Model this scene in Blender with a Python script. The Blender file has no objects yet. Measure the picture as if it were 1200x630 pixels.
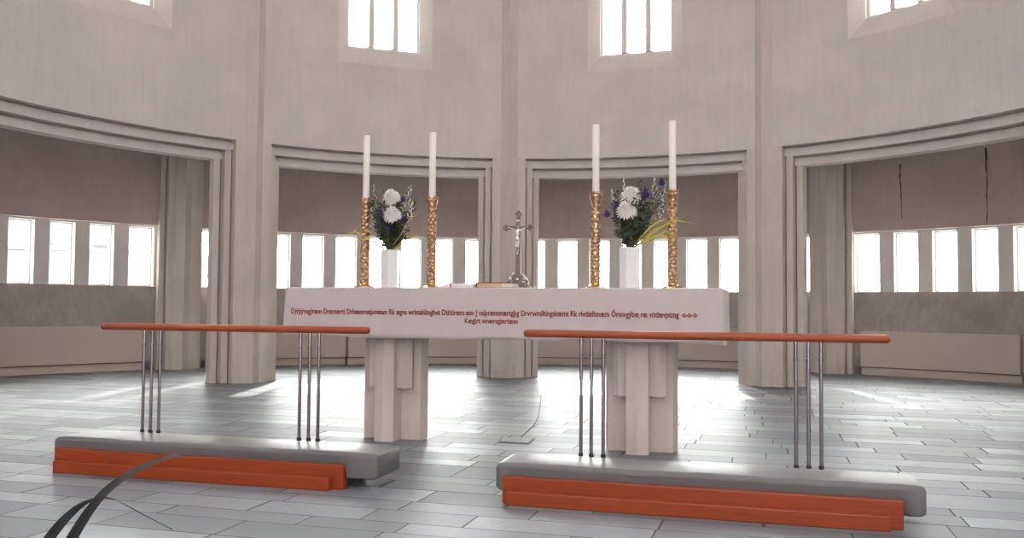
import bpy, bmesh, math, random
from math import sin, cos, pi, radians, degrees, atan2, hypot, sqrt
from mathutils import Vector, Matrix
random.seed(7)
S = bpy.context.scene
COL = S.collection

# ------------------------------------------------------------------ geometry constants (metres)
EYE = 0.9
FPX = 1053.16                 # focal length in pixels of the 1200 wide frame
SKY_BACK, SKY_FRONT, SKY_SUN = 1.8, 6.0, 80.0   # hazy sky: dim behind the camera, glaring around the low sun ahead
CY = 6.2926                   # centre of the round apse (x = 0)
PH = -1.699                   # bearing of the centre pillar (deg)
TH = 36.0                     # spacing of the pillars
RW = 5.033                    # inner face of the drum wall
ZT = 7.2

# ------------------------------------------------------------------ helpers
def P(R, a, z):
    t = radians(a + PH)
    return Vector((R * sin(t), CY + R * cos(t), z))

def link(name, bm, mat=None, parent=None, smooth=False, bevel=0, recalc=True):
    if recalc: bmesh.ops.recalc_face_normals(bm, faces=bm.faces)
    me = bpy.data.meshes.new(name); bm.to_mesh(me); bm.free()
    o = bpy.data.objects.new(name, me); COL.objects.link(o)
    if mat:
        for m in (mat if isinstance(mat, (list, tuple)) else [mat]): me.materials.append(m)
    if parent: o.parent = parent
    if smooth:
        for p in me.polygons: p.use_smooth = True
        try: me.set_sharp_from_angle(angle=radians(40))
        except Exception: pass
    if bevel:
        b = o.modifiers.new('bevel', 'BEVEL'); b.width = bevel; b.segments = 3; b.limit_method = 'ANGLE'
        if smooth: b.harden_normals = False
    return o

def tag(o, label, cat, group=None):
    o['label'] = label; o['category'] = cat
    if group: o['group'] = group
    return o

def struct(o):
    o['kind'] = 'structure'; return o

def thing(name, label, cat, loc=(0, 0, 0), rz=0, group=None):
    o = bpy.data.objects.new(name, None); COL.objects.link(o)
    o.location = loc; o.rotation_euler = (0, 0, rz); o.empty_display_size = .1
    return tag(o, label, cat, group)

def dup(root, loc, rz, label=None, group=None):
    r = root.copy(); COL.objects.link(r); r.location = loc; r.rotation_euler = (0, 0, rz)
    if label: r['label'] = label
    if group: r['group'] = group
    for ch in list(root.children):
        c = ch.copy(); COL.objects.link(c); c.parent = r
        for g in list(ch.children):
            d = g.copy(); COL.objects.link(d); d.parent = c
    return r

def box(bm, x0, x1, y0, y1, z0, z1, M=None):
    vs = [bm.verts.new((x, y, z)) for z in (z0, z1) for x, y in ((x0, y0), (x1, y0), (x1, y1), (x0, y1))]
    if M is not None:
        for v in vs: v.co = M @ v.co
    for f in ((0, 3, 2, 1), (4, 5, 6, 7), (0, 1, 5, 4), (1, 2, 6, 5), (2, 3, 7, 6), (3, 0, 4, 7)):
        bm.faces.new([vs[i] for i in f])
    return vs

def prism(bm, pts, z0, z1, f=None):
    """extrude polygon pts (x,y) from z0 to z1; f maps (x,y,z) to a point"""
    f = f or (lambda x, y, z: Vector((x, y, z)))
    a = [bm.verts.new(f(x, y, z0)) for x, y in pts]; b = [bm.verts.new(f(x, y, z1)) for x, y in pts]
    n = len(pts)
    bm.faces.new(a[::-1]); bm.faces.new(b)
    for i in range(n): bm.faces.new((a[i], a[(i + 1) % n], b[(i + 1) % n], b[i]))

def ring(bm, r0, r1, a0, a1, z0, z1, step=1.0, r0b=None, r1b=None):
    """curved box between two radii (r0b,r1b: radii at the top)"""
    r0b = r0 if r0b is None else r0b; r1b = r1 if r1b is None else r1b
    n = max(1, int(round((a1 - a0) / step)))
    cols = []
    for i in range(n + 1):
        a = a0 + (a1 - a0) * i / n
        cols.append([bm.verts.new(P(r, a, z)) for r, z in ((r0, z0), (r1, z0), (r1b, z1), (r0b, z1))])
    for i in range(n):
        c, d = cols[i], cols[i + 1]
        for k in range(4):
            bm.faces.new((c[k], c[(k + 1) % 4], d[(k + 1) % 4], d[k]))
    bm.faces.new(cols[0]); bm.faces.new(cols[-1][::-1])

def lathe(bm, prof, n=24, M=None, rad=None):
    """prof [(r,z)...]; rad(r,z,theta)->r optional"""
    rows = []
    for r, z in prof:
        row = []
        for k in range(n):
            t = 2 * pi * k / n
            rr = rad(r, z, t) if rad else r
            v = Vector((rr * cos(t), rr * sin(t), z))
            row.append(bm.verts.new(M @ v if M is not None else v))
        rows.append(row)
    for i in range(len(rows) - 1):
        for k in range(n):
            bm.faces.new((rows[i][k], rows[i][(k + 1) % n], rows[i + 1][(k + 1) % n], rows[i + 1][k]))
    bm.faces.new(rows[0][::-1]); bm.faces.new(rows[-1])

def tube(bm, pts, r, n=8, flat=1.0):
    pts = [Vector(p) for p in pts]
    rs = r if isinstance(r, (list, tuple)) else [r] * len(pts)
    rows = []
    for i, p in enumerate(pts):
        t = (pts[min(i + 1, len(pts) - 1)] - pts[max(i - 1, 0)]).normalized()
        ref = Vector((0, 0, 1)) if abs(t.z) < .95 else Vector((0, 1, 0))
        u = t.cross(ref).normalized(); v = u.cross(t).normalized()
        rows.append([bm.verts.new(p + (u * cos(2 * pi * k / n) + v * sin(2 * pi * k / n) * flat) * rs[i]) for k in range(n)])
    for i in range(len(rows) - 1):
        for k in range(n):
            bm.faces.new((rows[i][k], rows[i][(k + 1) % n], rows[i + 1][(k + 1) % n], rows[i + 1][k]))
    bm.faces.new(rows[0][::-1]); bm.faces.new(rows[-1])

def ribbon(bm, pts, widths, side, thick=.0012):
    """a leaf blade: shallow V section with thickness, width along 'side'"""
    pts = [Vector(p) for p in pts]; rows = []
    for i, p in enumerate(pts):
        t = (pts[min(i + 1, len(pts) - 1)] - pts[max(i - 1, 0)]).normalized()
        s = Vector(side[i] if isinstance(side, list) else side); s = (s - t * s.dot(t)).normalized(); nrm = s.cross(t).normalized()
        w = widths[i] / 2
        rows.append([bm.verts.new(q) for q in (p - s * w + nrm * w * .3, p - nrm * thick, p + s * w + nrm * w * .3, p + nrm * thick)])
    for i in range(len(rows) - 1):
        for k in range(4):
            bm.faces.new((rows[i][k], rows[i][(k + 1) % 4], rows[i + 1][(k + 1) % 4], rows[i + 1][k]))
    bm.faces.new(rows[0]); bm.faces.new(rows[-1][::-1])

# ------------------------------------------------------------------ materials
def new_mat(name):
    m = bpy.data.materials.new(name); m.use_nodes = True
    nt = m.node_tree; b = nt.nodes['Principled BSDF']
    return m, nt, b

def N(nt, t, **kw):
    n = nt.nodes.new(t)
    for k, v in kw.items():
        if k in n.inputs.keys() if hasattr(n.inputs, 'keys') else False: n.inputs[k].default_value = v
        else: setattr(n, k, v)
    return n

def mixc(nt, fac, a, b, blend='MIX'):
    n = nt.nodes.new('ShaderNodeMix'); n.data_type = 'RGBA'; n.blend_type = blend
    for s, v in ((0, fac), (6, a), (7, b)):
        if hasattr(v, 'links'): nt.links.new(v, n.inputs[s])
        else: n.inputs[s].default_value = v if s == 0 else (*v, 1)
    return n.outputs[2]

def ramp(nt, src, p0, p1, v0=0, v1=1):
    n = nt.nodes.new('ShaderNodeMapRange'); n.inputs[1].default_value = p0; n.inputs[2].default_value = p1
    n.inputs[3].default_value = v0; n.inputs[4].default_value = v1
    nt.links.new(src, n.inputs[0]); return n.outputs[0]

def noise(nt, scale, detail=4, rough=.6, vec=None, stretch=None):
    n = nt.nodes.new('ShaderNodeTexNoise'); n.inputs['Scale'].default_value = scale
    n.inputs['Detail'].default_value = detail; n.inputs['Roughness'].default_value = rough
    if vec is None:
        tc = nt.nodes.new('ShaderNodeTexCoord'); vec = tc.outputs['Object']
    if stretch:
        mp = nt.nodes.new('ShaderNodeMapping'); mp.inputs['Scale'].default_value = stretch
        nt.links.new(vec, mp.inputs[0]); vec = mp.outputs[0]
    nt.links.new(vec, n.inputs['Vector']); return n.outputs['Fac']

def bump(nt, b, h, strength=.3, dist=.01):
    n = nt.nodes.new('ShaderNodeBump'); n.inputs['Strength'].default_value = strength
    n.inputs['Distance'].default_value = dist
    nt.links.new(h, n.inputs['Height']); nt.links.new(n.outputs[0], b.inputs['Normal'])

def concrete(name, base, var=.10, streak=.10, rough=.85, bs=.25):
    m, nt, b = new_mat(name)
    dark = tuple(c * (1 - 1.6 * var) for c in base); light = tuple(min(1, c * (1 + var)) for c in base)
    big = noise(nt, 1.3, 5, .6); fine = noise(nt, 38, 4, .7)
    st = noise(nt, 3.0, 4, .6, stretch=(6, 6, .55))
    c1 = mixc(nt, ramp(nt, big, .35, .68), dark, light)
    c2 = mixc(nt, ramp(nt, st, .45, .75, 0, streak * 3), c1, tuple(c * .72 for c in base))
    c3 = mixc(nt, ramp(nt, fine, .35, .7, 0, .22), c2, tuple(min(1, c * 1.12) for c in base))
    nt.links.new(c3, b.inputs['Base Color']); b.inputs['Roughness'].default_value = rough
    bump(nt, b, fine, bs, .006)
    return m

def plain(name, col, rough=.5, metal=0, var=.08, scale=20, bs=.0, **kw):
    m, nt, b = new_mat(name)
    f = noise(nt, scale, 3, .6)
    c = mixc(nt, ramp(nt, f, .3, .7), tuple(x * (1 - var) for x in col), tuple(min(1, x * (1 + var)) for x in col))
    nt.links.new(c, b.inputs['Base Color'])
    b.inputs['Roughness'].default_value = rough; b.inputs['Metallic'].default_value = metal
    for k, v in kw.items(): b.inputs[k].default_value = v
    if bs: bump(nt, b, f, bs, .004)
    return m

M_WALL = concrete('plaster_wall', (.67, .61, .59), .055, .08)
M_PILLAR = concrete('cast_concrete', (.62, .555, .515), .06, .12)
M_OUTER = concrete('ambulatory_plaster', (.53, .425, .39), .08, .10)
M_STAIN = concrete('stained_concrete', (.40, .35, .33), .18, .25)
M_MULL = concrete('mullion_concrete', (.78, .74, .71), .06, .05)
M_PANEL = plain('convector_paint', (.56, .475, .41), .5, 0, .03, 3)
M_DARKGAP = plain('recess_plinth', (.25, .20, .185), .7)
M_FRAME = plain('white_frame_paint', (.80, .80, .78), .4, 0, .03)
M_CEIL = concrete('ceiling_plaster', (.6, .54, .52), .05, .0)
M_CRACK = plain('crack_dark', (.09, .06, .05), .9)  # dark tone of the cracks in the fascia

def glass_mat():
    m = bpy.data.materials.new('window_glass'); m.use_nodes = True; nt = m.node_tree; nt.nodes.clear()
    out = nt.nodes.new('ShaderNodeOutputMaterial'); tr = nt.nodes.new('ShaderNodeBsdfTransparent')
    gl = nt.nodes.new('ShaderNodeBsdfGlossy'); gl.inputs['Roughness'].default_value = .03
    tr.inputs[0].default_value = (.96, .98, .97, 1)
    mx = nt.nodes.new('ShaderNodeMixShader'); mx.inputs[0].default_value = .05
    nt.links.new(tr.outputs[0], mx.inputs[1]); nt.links.new(gl.outputs[0], mx.inputs[2]); nt.links.new(mx.outputs[0], out.inputs[0])
    return m
M_GLASS = glass_mat()

AL = radians(-15.3)
def floor_mat():
    m, nt, b = new_mat('slate_floor_tiles'); L = nt.links.new
    tc = nt.nodes.new('ShaderNodeTexCoord'); mp = nt.nodes.new('ShaderNodeMapping')
    mp.inputs['Rotation'].default_value = (0, 0, -AL); L(tc.outputs['Object'], mp.inputs[0])
    sp = nt.nodes.new('ShaderNodeSeparateXYZ'); L(mp.outputs[0], sp.inputs[0])
    def math_(op, a, c, d=None):
        n = nt.nodes.new('ShaderNodeMath'); n.operation = op
        for i, v in enumerate((a, c, d)):
            if v is None: continue
            if hasattr(v, 'links'): L(v, n.inputs[i])
            else: n.inputs[i].default_value = v
        return n.outputs[0]
    n1 = nt.nodes.new('ShaderNodeTexNoise'); n1.noise_dimensions = '1D'; n1.inputs['Scale'].default_value = 1.7; n1.inputs['Detail'].default_value = 1
    L(sp.outputs['Y'], n1.inputs['W'])
    yy = math_('ADD', sp.outputs['Y'], math_('MULTIPLY', n1.outputs['Fac'], .32))
    RH = .215
    row = math_('FLOOR', math_('DIVIDE', yy, RH), 0)
    wn = nt.nodes.new('ShaderNodeTexWhiteNoise'); wn.noise_dimensions = '1D'; L(row, wn.inputs['W'])
    n2 = nt.nodes.new('ShaderNodeTexNoise'); n2.noise_dimensions = '2D'; n2.inputs['Scale'].default_value = .9; n2.inputs['Detail'].default_value = 0
    cb = nt.nodes.new('ShaderNodeCombineXYZ'); L(sp.outputs['X'], cb.inputs[0]); L(math_('MULTIPLY', row, 7.31), cb.inputs[1]); L(cb.outputs[0], n2.inputs['Vector'])
    xx = math_('ADD', math_('ADD', sp.outputs['X'], math_('MULTIPLY', wn.outputs['Value'], 3.7)), math_('MULTIPLY', n2.outputs['Fac'], .6))
    cb2 = nt.nodes.new('ShaderNodeCombineXYZ'); L(xx, cb2.inputs[0]); L(yy, cb2.inputs[1])
    br = nt.nodes.new('ShaderNodeTexBrick'); br.offset = 0; br.squash = 1
    br.inputs['Scale'].default_value = 1; br.inputs['Brick Width'].default_value = .56; br.inputs['Row Height'].default_value = RH
    br.inputs['Mortar Size'].default_value = .0045; br.inputs['Mortar Smooth'].default_value = .25; br.inputs['Bias'].default_value = 0
    br.inputs['Color1'].default_value = (0, 0, 0, 1); br.inputs['Color2'].default_value = (1, 1, 1, 1); br.inputs['Mortar'].default_value = (.5, .5, .5, 1)
    L(cb2.outputs[0], br.inputs['Vector'])
    cl = noise(nt, 4.5, 6, .65); fn = noise(nt, 30, 5, .7)
    tile = mixc(nt, br.outputs['Color'], (.072, .084, .102), (.225, .252, .285))
    t2 = mixc(nt, ramp(nt, cl, .35, .65, 0, .55), tile, (.19, .212, .245))
    t3 = mixc(nt, ramp(nt, fn, .35, .7, 0, .4), t2, (.12, .13, .145))
    t4 = mixc(nt, br.outputs['Fac'], t3, (.04, .04, .045))
    L(t4, b.inputs['Base Color'])
    r0 = math_('ADD', math_('MULTIPLY', math_('SUBTRACT', 1.0, br.outputs['Color']), .08), ramp(nt, cl, .35, .7, .42, .52))
    r1 = math_('ADD', r0, math_('MULTIPLY', br.outputs['Fac'], .3)); L(r1, b.inputs['Roughness'])
    b.inputs['Specular IOR Level'].default_value = 1.0
    h = math_('SUBTRACT', math_('ADD', math_('MULTIPLY', cl, .5), math_('MULTIPLY', fn, .12)), math_('MULTIPLY', br.outputs['Fac'], .8))
    bump(nt, b, h, .25, .005)
    return m
M_FLOOR = floor_mat()

def wood_mat(name, c1, c2, rough=.32):
    m, nt, b = new_mat(name)
    g = noise(nt, 5, 5, .65, stretch=(1.2, 14, 14)); f = noise(nt, 60, 3, .6, stretch=(.5, 6, 6))
    c = mixc(nt, ramp(nt, g, .3, .7), c1, c2)
    c = mixc(nt, ramp(nt, f, .45, .75, 0, .3), c, tuple(x * .7 for x in c1))
    nt.links.new(c, b.inputs['Base Color']); b.inputs['Roughness'].default_value = rough
    b.inputs['Specular IOR Level'].default_value = .3; b.inputs['Coat Weight'].default_value = .08; b.inputs['Coat Roughness'].default_value = .2
    return m
M_WOOD = wood_mat('orange_stained_wood', (.24, .038, .009), (.33, .056, .013))
M_RAIL = wood_mat('rail_varnished_wood', (.27, .055, .02), (.36, .085, .032), .28)
M_CUSH = plain('grey_leatherette', (.135, .132, .138), .38, 0, .05, 160, .12)
M_CHROME = plain('chrome', (.30, .27, .30), .2, 1, .02)
M_COLLAR = plain('dark_collar', (.08, .06, .07), .35, .6)

def cloth_mat(name, col, trans=.25):
    m, nt, b = new_mat(name)
    w = nt.nodes.new('ShaderNodeTexWave'); w.inputs['Scale'].default_value = 160; w.bands_direction = 'Z'
    tc = nt.nodes.new('ShaderNodeTexCoord'); nt.links.new(tc.outputs['Object'], w.inputs['Vector'])
    big = noise(nt, 6, 3, .5, stretch=(1, 1, .6))
    c = mixc(nt, ramp(nt, big, .3, .7), tuple(x * .94 for x in col), col)
    nt.links.new(c, b.inputs['Base Color']); b.inputs['Roughness'].default_value = .9
    b.inputs['Sheen Weight'].default_value = .15
    bump(nt, b, w.outputs['Fac'], .08, .002)
    tr = nt.nodes.new('ShaderNodeBsdfTranslucent'); tr.inputs[0].default_value = (*col, 1)
    mx = nt.nodes.new('ShaderNodeMixShader'); mx.inputs[0].default_value = trans
    out = nt.nodes['Material Output']
    nt.links.new(b.outputs[0], mx.inputs[1]); nt.links.new(tr.outputs[0], mx.inputs[2]); nt.links.new(mx.outputs[0], out.inputs[0])
    return m
M_CLOTH = cloth_mat('white_linen', (.68, .605, .615), .18)
M_RED = plain('red_embroidery', (.30, .055, .04), .85)

def gold_mat():
    m, nt, b = new_mat('hammered_brass')
    v = nt.nodes.new('ShaderNodeTexVoronoi'); v.inputs['Scale'].default_value = 55
    tc = nt.nodes.new('ShaderNodeTexCoord'); nt.links.new(tc.outputs['Object'], v.inputs['Vector'])
    c = mixc(nt, ramp(nt, v.outputs['Distance'], .1, .6), (.74, .55, .38), (.33, .19, .10))
    nt.links.new(c, b.inputs['Base Color']); b.inputs['Metallic'].default_value = .85; b.inputs['Roughness'].default_value = .34
    bump(nt, b, v.outputs['Distance'], .5, .004)
    return m
M_GOLD = gold_mat()
M_BRASS = plain('polished_brass', (.72, .47, .20), .22, 1, .1, 40)
M_WAX = plain('white_wax', (.86, .82, .78), .5, 0, .02, 10, 0, **{'Subsurface Weight': .2})
M_WICK = plain('black_wick', (.05, .04, .04), .9)
M_VASE = plain('white_ceramic', (.80, .83, .85), .25, 0, .02)
M_LEAF = plain('dark_green_leaf', (.04, .062, .045), .55, 0, .5, 25)
M_LEAF2 = plain('olive_leaf', (.11, .13, .06), .55, 0, .4, 25)
M_YELLOW = plain('yellow_palm_leaf', (.50, .42, .06), .5, 0, .25, 15)
M_PETALW = plain('white_petal', (.88, .86, .82), .6, 0, .03, 30)
M_PETALP = plain('violet_petal', (.055, .022, .13), .6, 0, .4, 30)
M_PETALL = plain('lilac_petal', (.45, .38, .55), .6, 0, .2, 30)
M_SILVER = plain('silver', (.62, .58, .54), .24, 1, .12, 30)
M_DSILVER = plain('tarnished_silver', (.26, .23, .21), .35, 1, .2, 30)
M_XWOOD = plain('dark_cross_bronze', (.17, .135, .11), .4, .5, .2, 40)
M_BOOKC = plain('dark_red_leather', (.12, .035, .035), .55)
M_PAGE = plain('tan_pages', (.62, .42, .26), .8, 0, .12, 60)
M_PAGEW = plain('cream_pages', (.80, .72, .62), .8, 0, .05, 60)
M_PAPER = plain('pinkish_paper', (.80, .74, .76), .7, 0, .03)
M_PINK = plain('crimson_ribbon', (.52, .05, .14), .6)
M_DLEAF = plain('blackish_blade_leaf', (.022, .026, .024), .5, 0, .35, 12)
M_POT = plain('terracotta_pot', (.28, .12, .07), .8, 0, .1)
M_SOIL = plain('potting_soil', (.03, .022, .016), 1, 0, .4, 60)
M_PLATE = plain('hatch_steel', (.17, .18, .195), .45, .2, .1)
M_CABLE = plain('grey_cable', (.12, .12, .13), .6)
M_HOUSE = plain('house_render', (.52, .53, .54), .9, 0, .03, 2)
M_ROOF = plain('house_roof_sheet', (.44, .45, .46), .7, 0, .05, 2)
M_HWIN = plain('house_window_glass', (.40, .42, .43), .4)
M_GROUND = plain('outside_paving', (.55, .56, .57), .9, 0, .1, 1)

# ------------------------------------------------------------------ floor, ground, ceilings
bm = bmesh.new()
n = 96; vs = []
pts = []
for i in range(n + 1):
    a = -90 + 180 * i / n; p = P(8.16, a, 0); pts.append((p.x, p.y))
pl, pr = pts[0], pts[-1]
pts = [(x, y) for x, y in pts] + [(pr[0], -9.0), (pl[0], -9.0)]
prism(bm, pts, -.12, 0)
struct(link('floor', bm, M_FLOOR))

bm = bmesh.new()
ring(bm, 8.6, 90, -100, 100, -.9, -.7, 4)
tag(link('pavement', bm, M_GROUND), 'pale overexposed paved ground outside beyond the low windows', 'ground')['kind'] = 'structure'

# ------------------------------------------------------------------ drum wall of the apse
Z1, Z2, Z3 = 2.770, 2.660, 2.555
WB, WH = 3.86, 6.6            # recess of the high windows
A0, A1 = -108, 108
bm = bmesh.new()
bays = [-90, -54, -18, 18, 54, 90]
for i, b in enumerate(bays):
    lo, hi = b - 18, b + 18
    ring(bm, RW, 5.40, lo, hi, Z1, WB)
    ring(bm, RW, 5.40, lo, b - 6.75, WB, WH)
    ring(bm, RW, 5.40, b + 6.75, hi, WB, WH)
    ring(bm, RW, 5.40, lo, hi, WH, ZT)
    ring(bm, RW + .10, 5.40, lo, hi, Z2, Z1 - .022)
    ring(bm, RW + .145, 5.40, lo, hi, Z1 - .022, Z1)
    ring(bm, RW + .20, 5.40, lo, hi, Z3, Z2 - .022)
    ring(bm, RW + .245, 5.40, lo, hi, Z2 - .022, Z2)
    # splayed sill and jambs of the recess
    G = 5.15; zs = 4.085; h = 5.15
    ring(bm, RW, 5.40, b - 6.75, b + 6.75, WB, WB + .002)
    cols = []
    for k in range(15):
        a = b - 6.75 + 13.5 * k / 14; ai = b - 5.1 + 10.2 * k / 14
        cols.append([bm.verts.new(P(RW + .004, a, WB)), bm.verts.new(P(5.40, a, WB)), bm.verts.new(P(5.40, ai, zs)), bm.verts.new(P(G, ai, zs))])
    for k in range(14):
        c, d = cols[k], cols[k + 1]
        for q in range(4): bm.faces.new((c[q], c[(q + 1) % 4], d[(q + 1) % 4], d[q]))
    bm.faces.new(cols[0]); bm.faces.new(cols[-1][::-1])
    for sg in (-1, 1):
        v = []
        for z, za in ((WB, zs), (WH, WH)):
            v.append([bm.verts.new(P(RW + .004, b + sg * 6.75, z)), bm.verts.new(P(G, b + sg * 5.1, za)), bm.verts.new(P(5.40, b + sg * 5.1, za)), bm.verts.new(P(5.40, b + sg * 6.75, z))])
        for q in range(4): bm.faces.new((v[0][q], v[0][(q + 1) % 4], v[1][(q + 1) % 4], v[1][q]))
        bm.faces.new(v[0]); bm.faces.new(v[1][::-1])
struct(link('wall_apse', bm, M_WALL))

wn = 0
def next_window():
    global wn; wn += 1; return 'window_%d' % wn

def curved_window(b, half, R, z0, z1, nm, fr=.022, dp=.05, mulls=2, mw=.085, md=.16):
    """frame of bars on a chord, glass and mullions as children"""
    c = P(R, b, 0); t = -radians(b + PH)
    w = R * sin(radians(half))
    root = bpy.data.objects.new(nm, None); COL.objects.link(root); root.location = (c.x, c.y, z0); root.rotation_euler = (0, 0, t)
    root.empty_display_size = .1; struct(root)
    H = z1 - z0
    bm = bmesh.new()
    box(bm, -w, -w + fr, 0, dp, 0, H); box(bm, w - fr, w, 0, dp, 0, H)
    box(bm, -w + fr, w - fr, 0, dp, 0, fr); box(bm, -w + fr, w - fr, 0, dp, H - fr, H)
    link('window_frame', bm, M_FRAME, root)
    bm = bmesh.new(); box(bm, -w + fr, w - fr, dp * .45, dp * .45 + .006, fr, H - fr); link('glass', bm, M_GLASS, root)
    for k in range(mulls):
        x = -w + 2 * w * (k + 1) / (mulls + 1)
        bm = bmesh.new()
        prism(bm, [(x - mw * .5, .004), (x - mw * .32, -.035), (x + mw * .32, -.035), (x + mw * .5, .004), (x + mw * .5, md), (x - mw * .5, md)], fr, H - fr)
        link('mullion', bm, M_MULL, root)
    return root
for b in bays:
    curved_window(b, 5.08, 5.17, 4.085, WH, next_window(), .03, .06)

# ------------------------------------------------------------------ pillars
def pil_f(a):
    t = radians(a + PH); tx, ty = cos(t), -sin(t); rx, ry = sin(t), cos(t)
    return tx, ty, rx, ry
def make_pillar():
    """local: x tangential, y radial (0 = wall face)"""
    bm = bmesh.new()
    E = .345
    rib = [(-.107, 0), (0, -.092), (.107, 0)]
    prism(bm, rib + [(.21, 0), (.21, .145), (.23, .145), (.23, .10), (.30, .10), (.30, .245), (.32, .245), (.32, .20), (.39, .20), (.39, E), (-.39, E), (-.39, .20), (-.32, .20), (-.32, .245), (-.30, .245), (-.30, .10), (-.23, .10), (-.23, .145), (-.21, .145), (-.21, 0)], 0, Z3)
    prism(bm, rib + [(.21, 0), (.21, .145), (.23, .145), (.23, .10), (.30, .10), (.30, E - .02), (-.30, E - .02), (-.30, .10), (-.23, .10), (-.23, .145), (-.21, .145), (-.21, 0)], Z3, Z2)
    prism(bm, rib + [(.21, 0), (.21, E - .02), (-.21, E - .02), (-.21, 0)], Z2, Z1)
    prism(bm, rib + [(.107, .05), (-.107, .05)], Z1, ZT)
    return bm
labels = {-72: 'fluted concrete pillar at the far left end of the curved apse',
          -36: 'fluted concrete pillar on the left with a pointed rib up the wall',
          0: 'fluted concrete pillar in the centre behind the crucifix',
          36: 'fluted concrete pillar right of the altar behind its right corner',
          72: 'fluted concrete pillar cut off at the right edge of the picture'}
pm = None
for a in (-72, -36, 0, 36, 72):
    a_ = 71.2 if a == 72 else a
    c = P(RW, a_, 0)
    if pm is None:
        o = link('pillar', make_pillar(), M_PILLAR); pm = o
    else:
        o = pm.copy(); COL.objects.link(o)
    o.location = c; o.rotation_euler = (0, 0, -radians(a_ + PH))
    tag(o, labels[a], 'pillar', 'fluted pillars of the apse')

# pilasters on the outer wall
bm = bmesh.new()
prism(bm, [(-.107, .09), (0, 0), (.107, .09), (.2, .09), (.2, .21), (.222, .21), (.222, .17), (.29, .17), (.29, .27), (-.29, .27), (-.29, .17), (-.222, .17), (-.222, .21), (-.2, .21), (-.2, .09)], 0, 3.6)
RP = 7.50
pl_lab = {-36: 'ribbed concrete pilaster on the outer wall just left of the left pillar',
          0: 'ribbed concrete pilaster on the outer wall behind the centre pillar',
          36: 'ribbed concrete pilaster on the outer wall just right of the right pillar'}
pm = link('pilaster', bm, M_PILLAR)
for i, a in enumerate((-36, 0, 36)):
    o = pm if i == 0 else pm.copy()
    if i: COL.objects.link(o)
    a += .2 if a > 0 else 0
    o.location = P(RP, a, 0); o.rotation_euler = (0, 0, -radians(a + PH))
    tag(o, pl_lab[int(a)], 'pilaster', 'pilasters of the ambulatory wall')

# ------------------------------------------------------------------ outer wall of the ambulatory
ZS, ZW, ZF = 1.13, 1.945, 1.965
RG = 7.96
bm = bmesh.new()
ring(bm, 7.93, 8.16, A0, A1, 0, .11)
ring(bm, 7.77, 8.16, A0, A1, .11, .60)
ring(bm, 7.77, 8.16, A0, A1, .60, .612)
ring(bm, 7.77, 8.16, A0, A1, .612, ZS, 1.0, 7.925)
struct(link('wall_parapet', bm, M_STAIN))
bm = bmesh.new()
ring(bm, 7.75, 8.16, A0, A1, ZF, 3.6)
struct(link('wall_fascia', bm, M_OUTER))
bm = bmesh.new()
ring(bm, 7.90, 8.16, A0, A1, ZW, ZF)
struct(link('trim_1', bm, M_FRAME))
bm = bmesh.new()
ring(bm, 5.401, 8.16, A0, A1, 3.6, 3.8, 2)
struct(link('ceiling_ambulatory', bm, M_CEIL))
bm = bmesh.new()
prism(bm, [tuple(P(5.6, a, 0)[:2]) for a in range(-108, 109, 4)], ZT, ZT + .2)
box(bm, -8.46, -3.2, -9.3, 6.0, ZT, ZT + .2); box(bm, 3.2, 8.46, -9.3, 6.0, ZT, ZT + .2)  # unseen nave roof, added to cut the overhead light
box(bm, -3.2, 3.2, -9.3, -4.0, ZT, ZT + .2)
struct(link('ceiling', bm, M_CEIL))

# crack lines in the fascia
def crack(a0, zt, zb, w, seed):
    rnd = random.Random(seed); bm = bmesh.new(); pts = []
    n = 14; a = a0
    for i in range(n + 1):
        z = zt + (zb - zt) * i / n; a += rnd.uniform(-.05, .05)
        pts.append((a, z, w * rnd.uniform(.35, 1.2) * (1 - .6 * i / n)))
    A = [[bm.verts.new(P(7.7485, q - ww, z)), bm.verts.new(P(7.7485, q + ww, z)), bm.verts.new(P(7.76, q + ww, z)), bm.verts.new(P(7.76, q - ww, z))] for q, z, ww in pts]
    for i in range(n):
        for k in range(4): bm.faces.new((A[i][k], A[i][(k + 1) % 4], A[i + 1][(k + 1) % 4], A[i + 1][k]))
    bm.faces.new(A[0]); bm.faces.new(A[-1][::-1])
    return bm
bmc = crack(43.1, 2.86, 2.12, .09, 3)
wf = bpy.data.objects['wall_fascia']
link('crack', bmc, M_CRACK, wf)
link('crack', crack(51.0, 2.95, 2.00, .11, 5), M_CRACK, wf)

# low windows with concrete mullion piers
bm = bmesh.new()
for b in (-54, -18, 18, 54):
    edges = []
    for k in range(-4, 5):
        c = b + k * 3.62
        if k == -4: e = (b - 15.85, b - 13.4)
        elif k == 4: e = (b + 13.4, b + 15.85)
        else: e = (c - 1.14, c + 1.14)
        edges.append(e)
        w = next_window()
        curved_window((e[0] + e[1]) / 2, (e[1] - e[0]) / 2, RG + .04, ZS, ZW, w, .018, .05, 0)
    for k in range(8):
        ring(bm, 7.90, 8.16, edges[k][1], edges[k + 1][0], ZS, ZW, .7)
    ring(bm, 7.90, 8.16, b - 18, edges[0][0], ZS, ZW); ring(bm, 7.90, 8.16, edges[-1][1], b + 18, ZS, ZW)
for lo, hi in ((-108, -72), (72, 108)): ring(bm, 7.90, 8.16, lo, hi, ZS, ZW)
struct(link('wall_window_piers', bm, M_MULL))

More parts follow.
